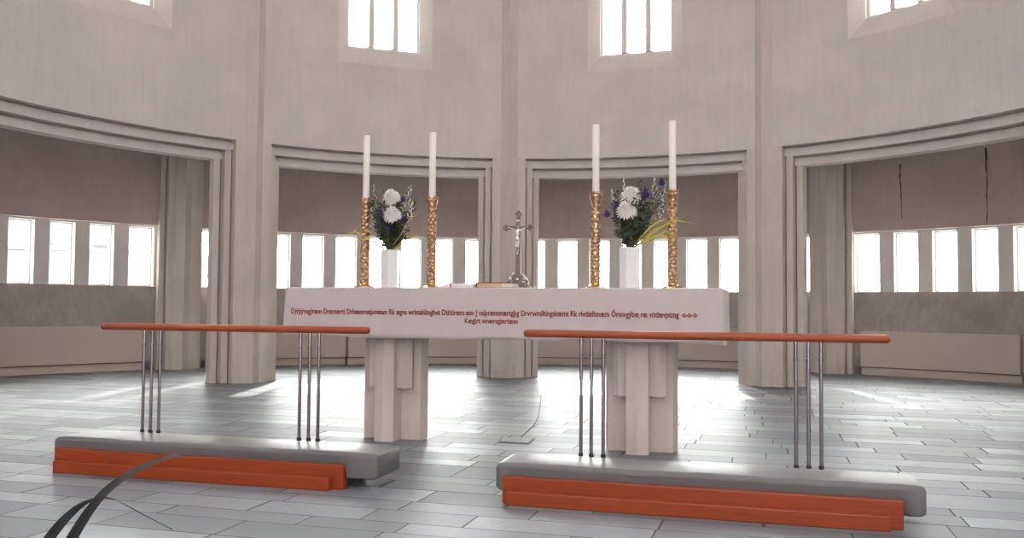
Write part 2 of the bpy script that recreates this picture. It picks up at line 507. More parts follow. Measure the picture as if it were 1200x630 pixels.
# convector covers under the windows
cl = {-54: 'leftmost bay', -18: 'bay left of the centre pillar', 18: 'bay right of the centre pillar', 54: 'rightmost bay'}
for b in (-54, -18, 18, 54):
    for sg, nm in ((-1, 'left'), (1, 'right')):
        lo, hi = (b - 14.9, b - .16) if sg < 0 else (b + .16, b + 14.9)
        bm = bmesh.new(); ring(bm, 7.71, 7.76, lo, hi, .115, .598, 1.0)
        ring(bm, 7.76, 7.87, lo, hi, .0, .115, 1.0); 
        t = tag(link('convector_cover', bm, M_PANEL), 'low beige convector panel, %s one of the %s' % (nm, cl[b]), 'radiator cover', 'convector covers along the outer wall')
        bm = bmesh.new(); ring(bm, 7.74, 7.752, lo, hi, .098, .115, 1.0)
        link('bottom_lip', bm, M_DARKGAP, t)

# nave walls and roof behind the camera (unseen, built to shape the light and reflections)
bm = bmesh.new()
for sx in (-1, 1):
    X = 8.16
    x0, x1 = (X, X + .3) if sx > 0 else (-X - .3, -X)
    for k in range(4):
        y = -9 + k * 3.8
        box(bm, x0, x1, y, y + 1.3, 0, 7.2)
    box(bm, x0, x1, -9, 6.2, 0, 3.0); box(bm, x0, x1, -9, 6.2, 6.9, 7.2)
box(bm, -8.16, 8.16, -9.3, -9, 0, 7.2)
struct(link('wall_nave', bm, M_WALL))

# ------------------------------------------------------------------ floor hatch and cable
def fl(px, py, z=0.0):
    """point of the plane z seen at a pixel of the photograph; used for reading off positions"""
    f, pt, r, yw = FPX, .0412624, .0080240, .0089956
    a, b = px - 600, py - 315
    u = a * cos(r) + b * sin(r); v = -a * sin(r) + b * cos(r)
    z2 = -v / f; X = u / f
    Y = cos(pt) - z2 * sin(pt); Zz = sin(pt) + z2 * cos(pt)
    X, Y = X * cos(yw) - Y * sin(yw), X * sin(yw) + Y * cos(yw)
    t = (z - EYE) / Zz
    return Vector((X * t, Y * t, z))
p = [fl(583, 518.5), fl(588, 512.5), fl(627, 514), fl(620, 520.5)]
hatch = thing('floor_hatch', 'small steel hatch plate set in the slate floor before the centre pillar', 'floor hatch', (p[0] + p[2]) / 2)
c0 = hatch.location.copy()
for nm, k, z0, z1, mt in (('hatch_rim', 1.0, .0005, .004, M_CABLE), ('hatch_plate', .86, .004, .007, M_PLATE)):
    bm = bmesh.new(); prism(bm, [tuple(((q - c0) * k)[:2]) for q in p], z0, z1); link(nm, bm, mt, hatch)
bm = bmesh.new()
cp = [fl(x, y, .004) for x, y in ((635, 448), (634.5, 460), (633, 475), (631, 487), (626, 497), (618, 505), (611, 511))]
tube(bm, cp, .0035, 6)
tag(link('cable', bm, M_CABLE, smooth=True), 'thin grey cable lying on the floor from the centre pillar to the hatch', 'cable')

# ------------------------------------------------------------------ altar
P0 = Vector((-.0918, 5.6273, 0))
def A(s, off, z=0.0):
    return Vector((P0.x + s * cos(AL) - off * sin(AL), P0.y + s * sin(AL) + off * cos(AL), z))
altar = thing('altar', 'long altar table on two cross shaped concrete legs under a white cloth', 'altar', P0, AL)
def pier(sc):
    """cross plan with pointed arm ends; corner blocks hang in the upper part"""
    bm = bmesh.new(); h, e, v = .068, .205, .022
    cross = [(-h, -e), (0, -e - v), (h, -e), (h, -h), (e, -h), (e + v, 0), (e, h), (h, h), (h, e), (0, e + v), (-h, e), (-h, h), (-e, h), (-e - v, 0), (-e, -h), (-h, -h)]
    prism(bm, [(x + sc, y + .33) for x, y in cross], 0, .985)
    for sx in (-1, 1):
        for sy in (-1, 1):
            q = [(h + .001, h + .001), (.155, h + .001), (.165, .125), (.125, .165), (h + .001, .155)]
            q = [(x * sx + sc, y * sy + .33) for x, y in q]
            prism(bm, q, .35, .984)
    return bm
link('leg', pier(-.867), M_PILLAR, altar); link('leg', pier(.81), M_PILLAR, altar)
bm = bmesh.new(); box(bm, -1.525, 1.315, .015, .735, .985, 1.008); box(bm, -1.50, 1.29, .04, .71, .79, .985)
link('tabletop', bm, M_PILLAR, altar)

# altar cloth: draped shell with soft folds
def cloth():
    bm = bmesh.new(); rnd = random.Random(4)
    s0, s1, o0, o1 = -1.54, 1.33, 0.0, .75
    path = []      # (s, off, nx, ny, t)
    def seg(a, b, n, nx, ny):
        for i in range(n):
            k = i / n; path.append((a[0] + (b[0] - a[0]) * k, a[1] + (b[1] - a[1]) * k, nx, ny))
    c = .012
    seg((s0 + c, o0), (s1 - c, o0), 200, 0, -1); seg((s1 - c, o0), (s1, o0 + c), 3, .7, -.7)
    seg((s1, o0 + c), (s1, o1 - c), 50, 1, 0); seg((s1, o1 - c), (s1 - c, o1), 3, .7, .7)
    seg((s1 - c, o1), (s0 + c, o1), 200, 0, 1); seg((s0 + c, o1), (s0, o1 - c), 3, -.7, .7)
    seg((s0, o1 - c), (s0, o0 + c), 50, -1, 0); seg((s0, o0 + c), (s0 + c, o0), 3, -.7, -.7)
    levels = [1.014, 1.008, .995, .96, .92, .88, .84, .80, .77, .74, .715, .69]
    rows = []
    for li, z in enumerate(levels):
        k = max(0, (1.0 - z) / .31); row = []
        for i, (s, o, nx, ny) in enumerate(path):
            f = .005 * sin(s * 9.1 + o * 5) + .003 * sin(s * 23 + 1.3 + o * 31) + .0025 * sin(s * 47 + o * 60)
            end = abs(nx) * .5
            bulge = .004 if li else -.004
            if abs(nx) > .6: f = .004 + .008 * sin(o * 14 + 1.0) + .003 * sin(o * 40)
            d = bulge + (f + .004) * k
            zz = z
            if li == len(levels) - 1: zz = z + .006 * sin(s * 3.1) + .004 * sin(s * 11 + 2)
            row.append(bm.verts.new((s + nx * d, o + ny * d, zz)))
        rows.append(row)
    n = len(path)
    for i in range(len(rows) - 1):
        for k in range(n): bm.faces.new((rows[i][k], rows[i + 1][k], rows[i + 1][(k + 1) % n], rows[i][(k + 1) % n]))
    bm.faces.new(rows[0])
    return bm
ac = link('altar_cloth', cloth(), M_CLOTH, smooth=True, recalc=True)
ac.location = P0; ac.rotation_euler = (0, 0, AL)
sm = ac.modifiers.new('solid', 'SOLIDIFY'); sm.thickness = .0018; sm.offset = 1
tag(ac, 'white linen altar cloth with a line of red blackletter embroidery', 'altar cloth')

def text_part(body, s0, s1, zc, height, parent):
    cu = bpy.data.curves.new('embroidery', 'FONT'); cu.body = body; cu.size = 1; cu.extrude = .0; cu.offset = .022
    cu.align_x = 'LEFT'; cu.resolution_u = 2
    o = bpy.data.objects.new('embroidery', cu); COL.objects.link(o)
    dg = bpy.context.evaluated_depsgraph_get(); dg.update()
    me = bpy.data.meshes.new_from_object(o.evaluated_get(dg)); COL.objects.unlink(o); bpy.data.objects.remove(o)
    xs = [v.co.x for v in me.vertices]; ys = [v.co.y for v in me.vertices]
    x0, x1 = min(xs), max(xs)
    for v in me.vertices:
        x = s0 + (v.co.x - x0) / (x1 - x0) * (s1 - s0); z = zc + (v.co.y - .25) * height
        k = max(0, (1.0 - z) / .31)
        f = .005 * sin(x * 9.1) + .003 * sin(x * 23 + 1.3) + .0025 * sin(x * 47)
        v.co = (x, -(.004 + (f + .004) * k) - .0042, z)
    bm = bmesh.new(); bm.from_mesh(me); bpy.data.meshes.remove(me)
    g = bmesh.ops.extrude_face_region(bm, geom=bm.faces[:])
    for v in [q for q in g['geom'] if isinstance(q, bmesh.types.BMVert)]: v.co.y += .0035
    t = link('embroidery', bm, M_RED, parent)
    return t
text_part('D\u00fdr\u00fe\u00fdreg\u00fdr\u00e6m Dr\u00e6m\u00e6rti Drb\u00e6mm\u00e6\u00fem\u00e6am Rk \u00e6gva wr\u00edstahltnghet Dtittir\u00e6m \u00e6m J valpr\u00e6ntm\u00e6rtg\u00feg Drvrwmlltingsk\u00e6mt Rk r\u00edvd\u00e6ftm\u00e6m \u00d3rmvg\u00fdb\u00e6 r\u00e6 vitd\u00e6vptmg', -1.49, 1.075, .853, .050, ac)
text_part('K\u00e6gjrt vm\u00e6rsgj\u00e6rt\u00e6m', -.263, .085, .803, .044, ac)
bm = bmesh.new()
for sx in (1.105, 1.135, 1.168):            # three small embroidered rosettes
    for q in range(4):
        cx, cz = sx + .0085 * cos(q * pi / 2), .853 + .0085 * sin(q * pi / 2)
        for u in range(10):
            a0, a1 = 2 * pi * u / 10, 2 * pi * (u + 1) / 10
            k = .147 / .31; f = .005 * sin(sx * 9.1) + .003 * sin(sx * 23 + 1.3) + .0025 * sin(sx * 47)
            yb = -(.004 + (f + .004) * k) - .0042
            vs = []
            for y in (yb, yb + .003):
                vs += [bm.verts.new((cx + r * cos(a), y, cz + r * sin(a))) for r, a in ((.003, a0), (.0062, a0), (.0062, a1), (.003, a1))]
            for fc in ((0, 1, 2, 3), (7, 6, 5, 4), (0, 4, 5, 1), (1, 5, 6, 2), (2, 6, 7, 3), (3, 7, 4, 0)): bm.faces.new([vs[i] for i in fc])
link('rosettes', bm, M_RED, ac)

ZA = 1.0162
# ------------------------------------------------------------------ candlesticks and candles
def candlestick():
    t = thing('candlestick', '', 'candlestick')
    bm = bmesh.new()
    lathe(bm, [(.058, 0), (.066, .003), (.066, .007), (.056, .012), (.046, .014), (.040, .020), (.034, .026), (.034, .032)], 32,
          rad=lambda r, z, th: r * (1 + (.07 * cos(8 * th) if r > .05 else 0)))
    link('foot', bm, M_BRASS, t, smooth=True)
    bm = bmesh.new(); prof = []
    z = .030; nr = 22; H = .505
    for i in range(nr):
        zz = z + H * i / nr; hh = H / nr; r = .0285
        prof += [(r - .002, zz), (r + .0012, zz + hh * .18), (r + .0018, zz + hh * .5), (r + .0012, zz + hh * .82)]
    prof.append((.0275, z + H))
    lathe(bm, prof, 32, rad=lambda r, zz, th: r + .0022 * (1 if (int(th / (pi / 8)) + int((zz - .03) / (H / nr))) % 2 else -.3))
    link('shaft', bm, M_GOLD, t)
    bm = bmesh.new()
    lathe(bm, [(.028, .533), (.032, .545), (.031, .552), (.034, .562), (.037, .580), (.0385, .590), (.0365, .596), (.041, .600), (.041, .612), (.026, .612), (.026, .604)], 28)
    link('cup', bm, M_GOLD, t, smooth=True)
    return t
cs = [(-1.062, 'leftmost of the four, left of the left bouquet'), (-.579, 'second from the left, right of the left bouquet'),
      (.531, 'third from the left, left of the right bouquet'), (1.014, 'rightmost of the four, near the altar end')]
proto = candlestick()
cprof = [(.0215, 0), (.0225, .004), (.0222, .434), (.019, .440), (.006, .437)]
candle = thing('candle', '', 'candle')
bm = bmesh.new(); lathe(bm, cprof, 24); link('wax', bm, M_WAX, candle, smooth=True)
bm = bmesh.new(); tube(bm, [(0, 0, .435), (.001, 0, .443), (.003, 0, .450)], .0013, 6); link('wick', bm, M_WICK, candle)
for i, (s, w) in enumerate(cs):
    loc = A(s, .22, ZA)
    la = 'brass candlestick with textured round shaft, ' + w
    lb = 'tall white candle on the candlestick ' + w
    if i == 0:
        proto.location = loc; proto.rotation_euler = (0, 0, AL); proto['label'] = la; proto['group'] = 'candlesticks on the altar'
        candle.location = loc + Vector((0, 0, .605)); candle['label'] = lb; candle['group'] = 'candles on the altar'
    else:
        dup(proto, loc, AL + i * .4, la, 'candlesticks on the altar')
        dup(candle, loc + Vector((0, 0, .605)), i, lb, 'candles on the altar')

# ------------------------------------------------------------------ vases and bouquets
def vase(label, loc, rz, w=.065, h=.258):
    bm = bmesh.new(); nn = 6
    def hexr(r): return [(r * cos(2 * pi * k / nn + pi / 6), r * sin(2 * pi * k / nn + pi / 6)) for k in range(nn)]
    rows = []
    for r, z in ((w * .98, 0), (w, .004), (w * 1.01, h * .5), (w * 1.03, h), (w * .95, h), (w * .93, h * .6)):
        rows.append([bm.verts.new((x, y, z)) for x, y in hexr(r)])
    for i in range(len(rows) - 1):
        for k in range(nn): bm.faces.new((rows[i][k], rows[i][(k + 1) % nn], rows[i + 1][(k + 1) % nn], rows[i + 1][k]))
    bm.faces.new(rows[0][::-1]); bm.faces.new(rows[-1])
    o = link('vase', bm, M_VASE, bevel=.002); o.location = loc; o.rotation_euler = (0, 0, rz)
    tag(o, label, 'vase', 'white vases on the altar'); return o

def mum(c, r, parent, seed, mat=None, nm='chrysanthemum', dens=1.0, up=Vector((0, -.5, .85))):
    """pompom flower: many curved petals over a dome"""
    rnd = random.Random(seed); bm = bmesh.new(); up = up.normalized()
    ref = Vector((1, 0, 0)); u = up.cross(ref).normalized(); v = up.cross(u)
    n = int(150 * dens)
    for i in range(n):
        k = (i + .5) / n; ph = math.acos(1 - 1.45 * k); th = i * 2.39996
        d = (up * cos(ph) + (u * cos(th) + v * sin(th)) * sin(ph)).normalized()
        q = up * .25 + d * .75; L = r * rnd.uniform(.88, 1.05) * (1 if ph < 1.3 else 1.06)
        side = d.cross(up + Vector((.01, .02, 0))).normalized(); w = r * .11
        base = Vector(c) + d * r * .25; mid = Vector(c) + d * L * .75 + up * r * .05; tip = Vector(c) + d * L + up * r * (.02 if ph < .9 else -.10)
        a = [bm.verts.new(base - side * w * .5), bm.verts.new(base + side * w * .5)]
        b = [bm.verts.new(mid - side * w), bm.verts.new(mid + side * w)]
        cc = bm.verts.new(tip)
        bm.faces.new((a[0], a[1], b[1], b[0])); bm.faces.new((b[0], b[1], cc))
    bmesh.ops.create_icosphere(bm, subdivisions=2, radius=r * .62, matrix=Matrix.Translation(Vector(c)))
    return link(nm, bm, mat or M_PETALW, parent, recalc=False)

def leafy(bm, p, d, L, w, rnd):
    d = d.normalized(); s = d.cross(Vector((rnd.uniform(-1, 1), rnd.uniform(-1, 1), rnd.uniform(-.3, 1)))).normalized()
    nn = s.cross(d)
    a = bm.verts.new(p); b = bm.verts.new(p + d * L * .45 + s * w + nn * L * .05); c = bm.verts.new(p + d * L); e = bm.verts.new(p + d * L * .45 - s * w + nn * L * .05)
    m = bm.verts.new(p + d * L * .5 - nn * L * .06)
    bm.faces.new((a, b, m)); bm.faces.new((b, c, m)); bm.faces.new((c, e, m)); bm.faces.new((e, a, m))

def bouquet(label, loc, seed, mums, purples, sprigs, yellows, leans):
    """coordinates: x along the altar, z above the vase mouth"""
    rnd = random.Random(seed)
    t = thing('bouquet', label, 'bouquet', loc, AL, 'bouquets on the altar')
    # stems
    bm = bmesh.new(); lb = bmesh.new(); lb2 = bmesh.new()
    tips = []
    for i in range(95):
        th = rnd.uniform(0, 2 * pi); rr = sqrt(rnd.random())
        h = rnd.uniform(.10, .42) * (1.0 - .15 * rr)
        x = .165 * rr * cos(th) * (.5 + 1.7 * h) + leans * h * .5; y = .12 * rr * sin(th)
        tips.append(Vector((x, y, h)))
    for tp in tips:
        b0 = Vector((tp.x * .12, tp.y * .12, -.05)); m = Vector((tp.x * .55, tp.y * .55, tp.z * .5))
        tube(bm, [b0, Vector((tp.x * .22, tp.y * .22, .02)), m, tp], .0016, 4)
        for q in range(17):
            k = rnd.uniform(.28, 1.0)
            p = b0.lerp(m, k * 2) if k < .5 else m.lerp(tp, (k - .5) * 2)
            if p.z < .008: continue
            d = Vector((rnd.uniform(-1, 1), rnd.uniform(-1, 1), rnd.uniform(-.3, .9)))
            leafy(lb if rnd.random() < .68 else lb2, p, d, rnd.uniform(.022, .048), rnd.uniform(.005, .0095), rnd)
    link('stems', bm, M_LEAF2, t); 
    l1 = link('foliage', lb, M_LEAF, t, recalc=False); l1['kind'] = 'stuff'
    l2 = link('foliage', lb2, M_LEAF2, t, recalc=False); l2['kind'] = 'stuff'; l2['label'] = 'olive green foliage'
    for i, (x, y, z, r) in enumerate(mums): mum((x, y, z), r, t, seed + i)
    for i, (x, y, z, r) in enumerate(purples):
        mum((x, y, z), r, t, seed + 20 + i, M_PETALP, 'violet_flower', .35)
    for i, (x, y, z, L, tx) in enumerate(sprigs):       # upright sprigs of tiny white flowers
        bm = bmesh.new(); bw = bmesh.new()
        base = Vector((x * .4, y * .5, z * .4)); tip = Vector((x + tx, y, z + L))
        tube(bm, [base, Vector((x, y, z)), tip], .0015, 4)
        for k in range(26):
            q = Vector((x, y, z - L * .25)).lerp(tip, k / 25) + Vector((rnd.uniform(-1, 1), rnd.uniform(-1, 1), 0)) * (.026 * (1 - .75 * k / 25))
            bmesh.ops.create_icosphere(bw, subdivisions=1, radius=rnd.uniform(.0035, .0062), matrix=Matrix.Translation(q))
            leafy(bm, q, Vector((rnd.uniform(-1, 1), rnd.uniform(-1, 1), rnd.uniform(-.6, .2))), .018, .004, rnd)
        sp = link('flower_sprig', bm, M_LEAF, t, recalc=False)
        link('blossoms', bw, M_PETALW if i != 9 else M_PETALL, sp, smooth=True)
    for i, (pts, w) in enumerate(yellows):
        bm = bmesh.new(); P3 = [Vector(q) for q in pts]
        # smooth through the points
        sm_ = []
        for k in range(len(P3) - 1):
            for u in range(5): sm_.append(P3[k].lerp(P3[k + 1], u / 5))
        sm_.append(P3[-1]); m = len(sm_) - 1
        ribbon(bm, sm_, [w * max(.08, sin(pi * min(1, .15 + .85 * k / m))) for k in range(m + 1)], (0, .35, 1), .0008)
        link('palm_leaf', bm, M_YELLOW, t)
    return t
v1 = A(-.889, .25, ZA); v2 = A(.745, .25, ZA)
vase('white hexagonal vase holding the left bouquet', v1, AL + .15)
vase('white hexagonal vase holding the right bouquet', v2, AL - .2)
VH = Vector((0, 0, .258))
bouquet('left bouquet of two white chrysanthemums, white sprigs and dark foliage in a white vase', v1 + VH, 11,
        [(.018, -.04, .350, .066), (.050, -.09, .228, .066)],
        [(-.045, -.08, .238, .036), (.02, -.08, .145, .028), (.12, -.04, .20, .028), (.085, .0, .345, .028)],
        [(-.12, .0, .28, .17, -.01), (.12, -.01, .30, .14, .025), (.145, -.03, .22, .10, .02), (.09, .02, .28, .10, -.0), (-.11, -.03, .17, .10, -.02)],
        [([(.03, -.02, .0), (.13, -.03, .07), (.20, -.04, .14), (.235, -.05, .19)], .012), ([(.03, -.02, .01), (.12, -.05, .06), (.21, -.06, .095), (.32, -.08, .075)], .010),
         ([(-.03, -.02, .0), (-.14, -.05, .08), (-.24, -.06, .125), (-.33, -.07, .10)], .011), ([(-.03, -.02, .02), (-.12, -.06, .07), (-.20, -.08, .07), (-.29, -.08, .01)], .009),
         ([(.02, -.02, .02), (.10, -.06, .10), (.16, -.07, .20), (.26, -.08, .25)], .010), ([(-.02, -.02, .01), (-.09, -.06, .10), (-.20, -.08, .16), (-.30, -.08, .06)], .008)], .0)
bouquet('right bouquet of white chrysanthemums and violet flowers with yellow leaves in a white vase', v2 + VH, 29,
        [(.012, -.03, .320, .072), (-.008, -.09, .222, .070)],
        [(.105, -.05, .330, .045), (-.075, -.05, .255, .038), (-.14, -.04, .210, .030), (-.07, -.07, .205, .030), (.20, .0, .405, .030)],
        [(-.03, .02, .33, .13, -.01), (.15, .03, .32, .12, .0), (.19, .0, .28, .13, .03), (-.10, .02, .27, .10, -.02), (.19, -.03, .20, .10, .02)],
        [([(.03, -.02, .0), (.14, -.05, .08), (.27, -.07, .165), (.47, -.08, .125)], .014), ([(.05, -.02, .03), (.16, -.05, .11), (.28, -.07, .15), (.385, -.08, .205)], .011),
         ([(.03, -.02, .0), (.12, -.06, .05), (.20, -.08, .075), (.27, -.08, .04)], .016), ([(.03, -.02, .02), (.13, -.06, .12), (.19, -.07, .16), (.25, -.08, .165)], .016),
         ([(.02, -.02, .0), (.14, -.06, .04), (.24, -.08, .10), (.30, -.09, .01)], .009)], .22)

# ------------------------------------------------------------------ crucifix
loc = A(-.022, .38, ZA)
cr = thing('crucifix', 'silver standing crucifix with a figure on the cross, at the middle of the altar', 'crucifix', loc, AL)
bm = bmesh.new()
prism(bm, [(-.075, -.05), (.075, -.05), (.085, 0), (.075, .05), (-.075, .05), (-.085, 0)], 0, .018)
prism(bm, [(-.058, -.038), (.058, -.038), (.058, .038), (-.058, .038)], .018, .040)
link('base', bm, M_DSILVER, cr, bevel=.003)
bm = bmesh.new()
for sx in (-1, 1):       # scrolled brackets
    pts = [(sx * (.066 - .012 * k + .008 * sin(k * 1.3)), 0, .04 + .018 * k) for k in range(5)]
    tube(bm, pts, [.008, .011, .008, .009, .005], 8)
    bmesh.ops.create_icosphere(bm, subdivisions=2, radius=.012, matrix=Matrix.Translation((sx * .07, -.012, .03)))
    bmesh.ops.create_icosphere(bm, subdivisions=2, radius=.011, matrix=Matrix.Translation((sx * .045, -.014, .062)))
    bmesh.ops.create_icosphere(bm, subdivisions=2, radius=.010, matrix=Matrix.Translation((sx * .027, -.014, .095)))
bmesh.ops.create_icosphere(bm, subdivisions=2, radius=.016, matrix=Matrix.Translation((0, -.02, .06)))
link('ornament', bm, M_SILVER, cr, smooth=True)
bm = bmesh.new()
prism(bm, [(-.034, -.024), (.034, -.024), (.034, .024), (-.034, .024)], .04, .085)
vs = box(bm, -.017, .017, -.010, .010, .085, .50)
for v in vs[4:]: v.co.x *= .75
vs = box(bm, -.083, .083, -.009, .009, .395, .420)
def trefoil(cx, cz, dx, dz):
    for q in ((dx * .012, dz * .012), (-dz * .011, dx * .011), (dz * .011, -dx * .011)):
        lathe(bm, [(.004, -.009), (.0115, -.007), (.0115, .007), (.004, .009)], 12, Matrix.Translation((cx + q[0], 0, cz + q[1])) @ Matrix.Rotation(pi / 2, 4, 'X'))
trefoil(-.084, .4075, -1, 0); trefoil(.084, .4075, 1, 0); trefoil(0, .500, 0, 1)
link('cross', bm, M_XWOOD, cr)
bm = bmesh.new(); box(bm, -.012, .012, -.0125, -.010, .450, .460); link('title_plate', bm, M_SILVER, cr)
# the small figure: one continuous skinned body
fig = bmesh.new()
J = [(0, -.020, .335, .0105), (0, -.023, .360, .0115), (0, -.022, .385, .0125), (.002, -.024, .398, .006), (.006, -.028, .412, .0095), (.006, -.028, .421, .0075),
     (-.020, -.019, .392, .006), (-.045, -.015, .402, .0048), (-.072, -.013, .412, .0036), (.020, -.019, .392, .006), (.045, -.015, .402, .0048), (.072, -.013, .412, .0036),
     (-.007, -.022, .318, .0085), (-.006, -.032, .278, .0062), (-.002, -.018, .235, .0042), (-.001, -.026, .226, .0045), (.007, -.022, .318, .0085), (.007, -.032, .277, .0062), (.002, -.018, .236, .0042), (.002, -.027, .224, .0045)]
Ed = [(0, 1), (1, 2), (2, 3), (3, 4), (4, 5), (2, 6), (6, 7), (7, 8), (2, 9), (9, 10), (10, 11), (0, 12), (12, 13), (13, 14), (14, 15), (0, 16), (16, 17), (17, 18), (18, 19)]
me = bpy.data.meshes.new('figure'); me.from_pydata([j[:3] for j in J], Ed, []); fo = bpy.data.objects.new('figure', me); COL.objects.link(fo)
fo.parent = cr; fo.modifiers.new('skin', 'SKIN'); fo.modifiers.new('sub', 'SUBSURF').levels = 2; fo.modifiers['sub'].render_levels = 2
for i, j in enumerate(J):
    sv = me.skin_vertices[0].data[i]; sv.radius = (j[3], j[3]); sv.use_root = (i == 0)
me.materials.append(M_SILVER)
bm = bmesh.new(); lathe(bm, [(.012, .318), (.0155, .326), (.0135, .342), (.011, .344)], 14, Matrix.Translation((0, -.021, 0))); link('loincloth', bm, M_SILVER, cr, smooth=True)

# ------------------------------------------------------------------ books
loc = A(-.095, .20, ZA)
bk = thing('open_book', 'closed thick book with tan page edges and dark red cover in front of the crucifix', 'book', loc, AL + .02)
bm = bmesh.new(); box(bm, -.135, .115, -.085, .085, 0, .004); box(bm, -.135, .115, -.085, .085, .031, .036); box(bm, -.139, -.133, -.085, .085, 0, .036)
link('cover', bm, M_BOOKC, bk, bevel=.001)
bm = bmesh.new(); box(bm, -.131, .03, -.079, .080, .0045, .0305); link('pages', bm, M_PAGE, bk)
bm = bmesh.new(); box(bm, .031, .108, -.077, .080, .0045, .0305); pg = link('pages', bm, M_PAGEW, bk); pg['label'] = 'cream coloured page edges'
bk.name = 'book'
loc = A(-.320, .17, ZA)
bk = thing('booklet', 'pale pink booklet with a crimson edge lying left of the book', 'booklet', loc, AL)
bm = bmesh.new(); box(bm, -.075, .078, -.08, .08, 0, .026); link('pages', bm, M_PAPER, bk, bevel=.004)
bm = bmesh.new(); prism(bm, [(-.079, -.083), (-.070, -.083), (-.070, .083), (-.079, .083)], 0, .030); link('spine', bm, M_PINK, bk)
loc = A(-.455, .16, ZA)
bm = bmesh.new(); vs = box(bm, -.045, .054, -.07, .07, 0, .006)
for v in vs[4:]:
    if v.co.x > 0: v.co.z = .028
o = link('napkin', bm, M_PAPER, bevel=.002); o.location = loc; o.rotation_euler = (0, 0, AL)
tag(o, 'folded white napkin lying left of the pink booklet', 'napkin')

# ------------------------------------------------------------------ communion rails with kneelers
def rail_unit(label, org, ang, Lb, cush, rail, posts):
    t = thing('communion_rail', label, 'communion rail', org, ang, 'communion rails with kneelers')
    # stepped base boards
    bm = bmesh.new(); box(bm, .0, Lb - .055, .0, .045, 0, .062); link('front_board', bm, M_WOOD, t, bevel=.005)
    bm = bmesh.new(); box(bm, -.03, Lb, .046, .10, 0, .120); link('back_board', bm, M_WOOD, t, bevel=.005)
    bm = bmesh.new(); box(bm, .02, Lb - .02, .101, .36, 0, .05); link('plinth', bm, M_COLLAR, t)
    # cushion with soft edges
    c0, c1 = cush
    bm = bmesh.new(); y0, y1, z0, z1 = .065, .365, .052, .180
    nseg = 60; rows = []
    R = .024
    prof = []
    for cx, cz, a0 in ((y1 - R * .6, z0 + R * .6, -90), (y1 - R, z1 - R, 0), (y0 + R, z1 - R, 90), (y0 + R * .6, z0 + R * .6, 180)):
        rr = R if cz > (z0 + z1) / 2 else R * .6
        for k in range(6):
            a = radians(a0 + 18 * k); prof.append((cx + rr * cos(a), cz + rr * sin(a)))
    # front edge above boards keeps its height; part between the boards' ends rests on them
    stations = [(0, .78), (.006, .88), (.018, .96), (.035, 1.0)]
    xs = [(c0 + d, k) for d, k in stations] + [(c0 + .035 + (c1 - c0 - .07) * i / nseg, 1.0) for i in range(1, nseg)] + [(c1 - d, k) for d, k in stations[::-1]]
    ym, zm = (y0 + y1) / 2, (z0 + z1) / 2
    for x, k in xs:
        row = []
        on = (-.02 < x < Lb + .006)
        for y, z in prof:
            yy = ym + (y - ym) * (1 - (1 - k) * .45); zz = zm + (z - zm) * (1 - (1 - k) * .9)
            if on and yy < .104 and zz < .122: yy = .104
            wv = .0015 * sin(x * 9) + .001 * sin(x * 31)
            row.append(bm.verts.new((x, yy, zz + (wv if z > .1 else 0))))
        rows.append(row)
    m = len(prof)
    for i in range(len(rows) - 1):
        for k in range(m): bm.faces.new((rows[i][k], rows[i][(k + 1) % m], rows[i + 1][(k + 1) % m], rows[i + 1][k]))
    bm.faces.new(rows[0]); bm.faces.new(rows[-1][::-1])
    link('cushion', bm, M_CUSH, t, smooth=True)
    # round rail with domed ends
    bm = bmesh.new(); r0, r1 = rail; ro = .41; rz = .765; rr = .0215
    xs = [r0, r0 + .003, r0 + .010, r0 + .022]; rads = [rr * .45, rr * .75, rr * .95, rr]
    pts = [(x, ro, rz) for x in xs] + [(r0 + (r1 - r0) * k / 12, ro, rz) for k in range(1, 12)] + [(r1 - (x - r0), ro, rz) for x in xs[::-1]]
    tube(bm, pts, rads + [rr] * 11 + rads[::-1], 20, .92)
    link('rail', bm, M_RAIL, t, smooth=True)
    for x in posts:
        bm = bmesh.new(); tube(bm, [(x, ro, .0), (x, ro, rz - .012)], .0088, 14)
        p_ = link('post', bm, M_CHROME, t, smooth=True)
        bm = bmesh.new(); lathe(bm, [(.0092, 0), (.012, .002), (.012, .016), (.0092, .019)], 14, Matrix.Translation((x, ro, .168)))
        link('collar', bm, M_COLLAR, p_, smooth=True)
        bm = bmesh.new(); lathe(bm, [(.0092, 0), (.011, .002), (.011, .010), (.0092, .012)], 14, Matrix.Translation((x, ro, .660)))
        link('collar', bm, M_CHROME, p_, smooth=True)
    return t
rail_unit('left communion rail on chrome posts over a grey kneeler with orange base', (-2.470, 4.778, 0), radians(-14.75), 1.66, (-.06, 1.83), (-.053, 1.625), (.237, .290, .343, 1.222, 1.278, 1.333))
rail_unit('right communion rail on chrome posts over a grey kneeler with orange base', (-.058, 4.105, 0), radians(-15.15), 1.675, (-.07, 1.765), (-.028, 1.675), (.264, .315, .374, 1.269, 1.324, 1.379))

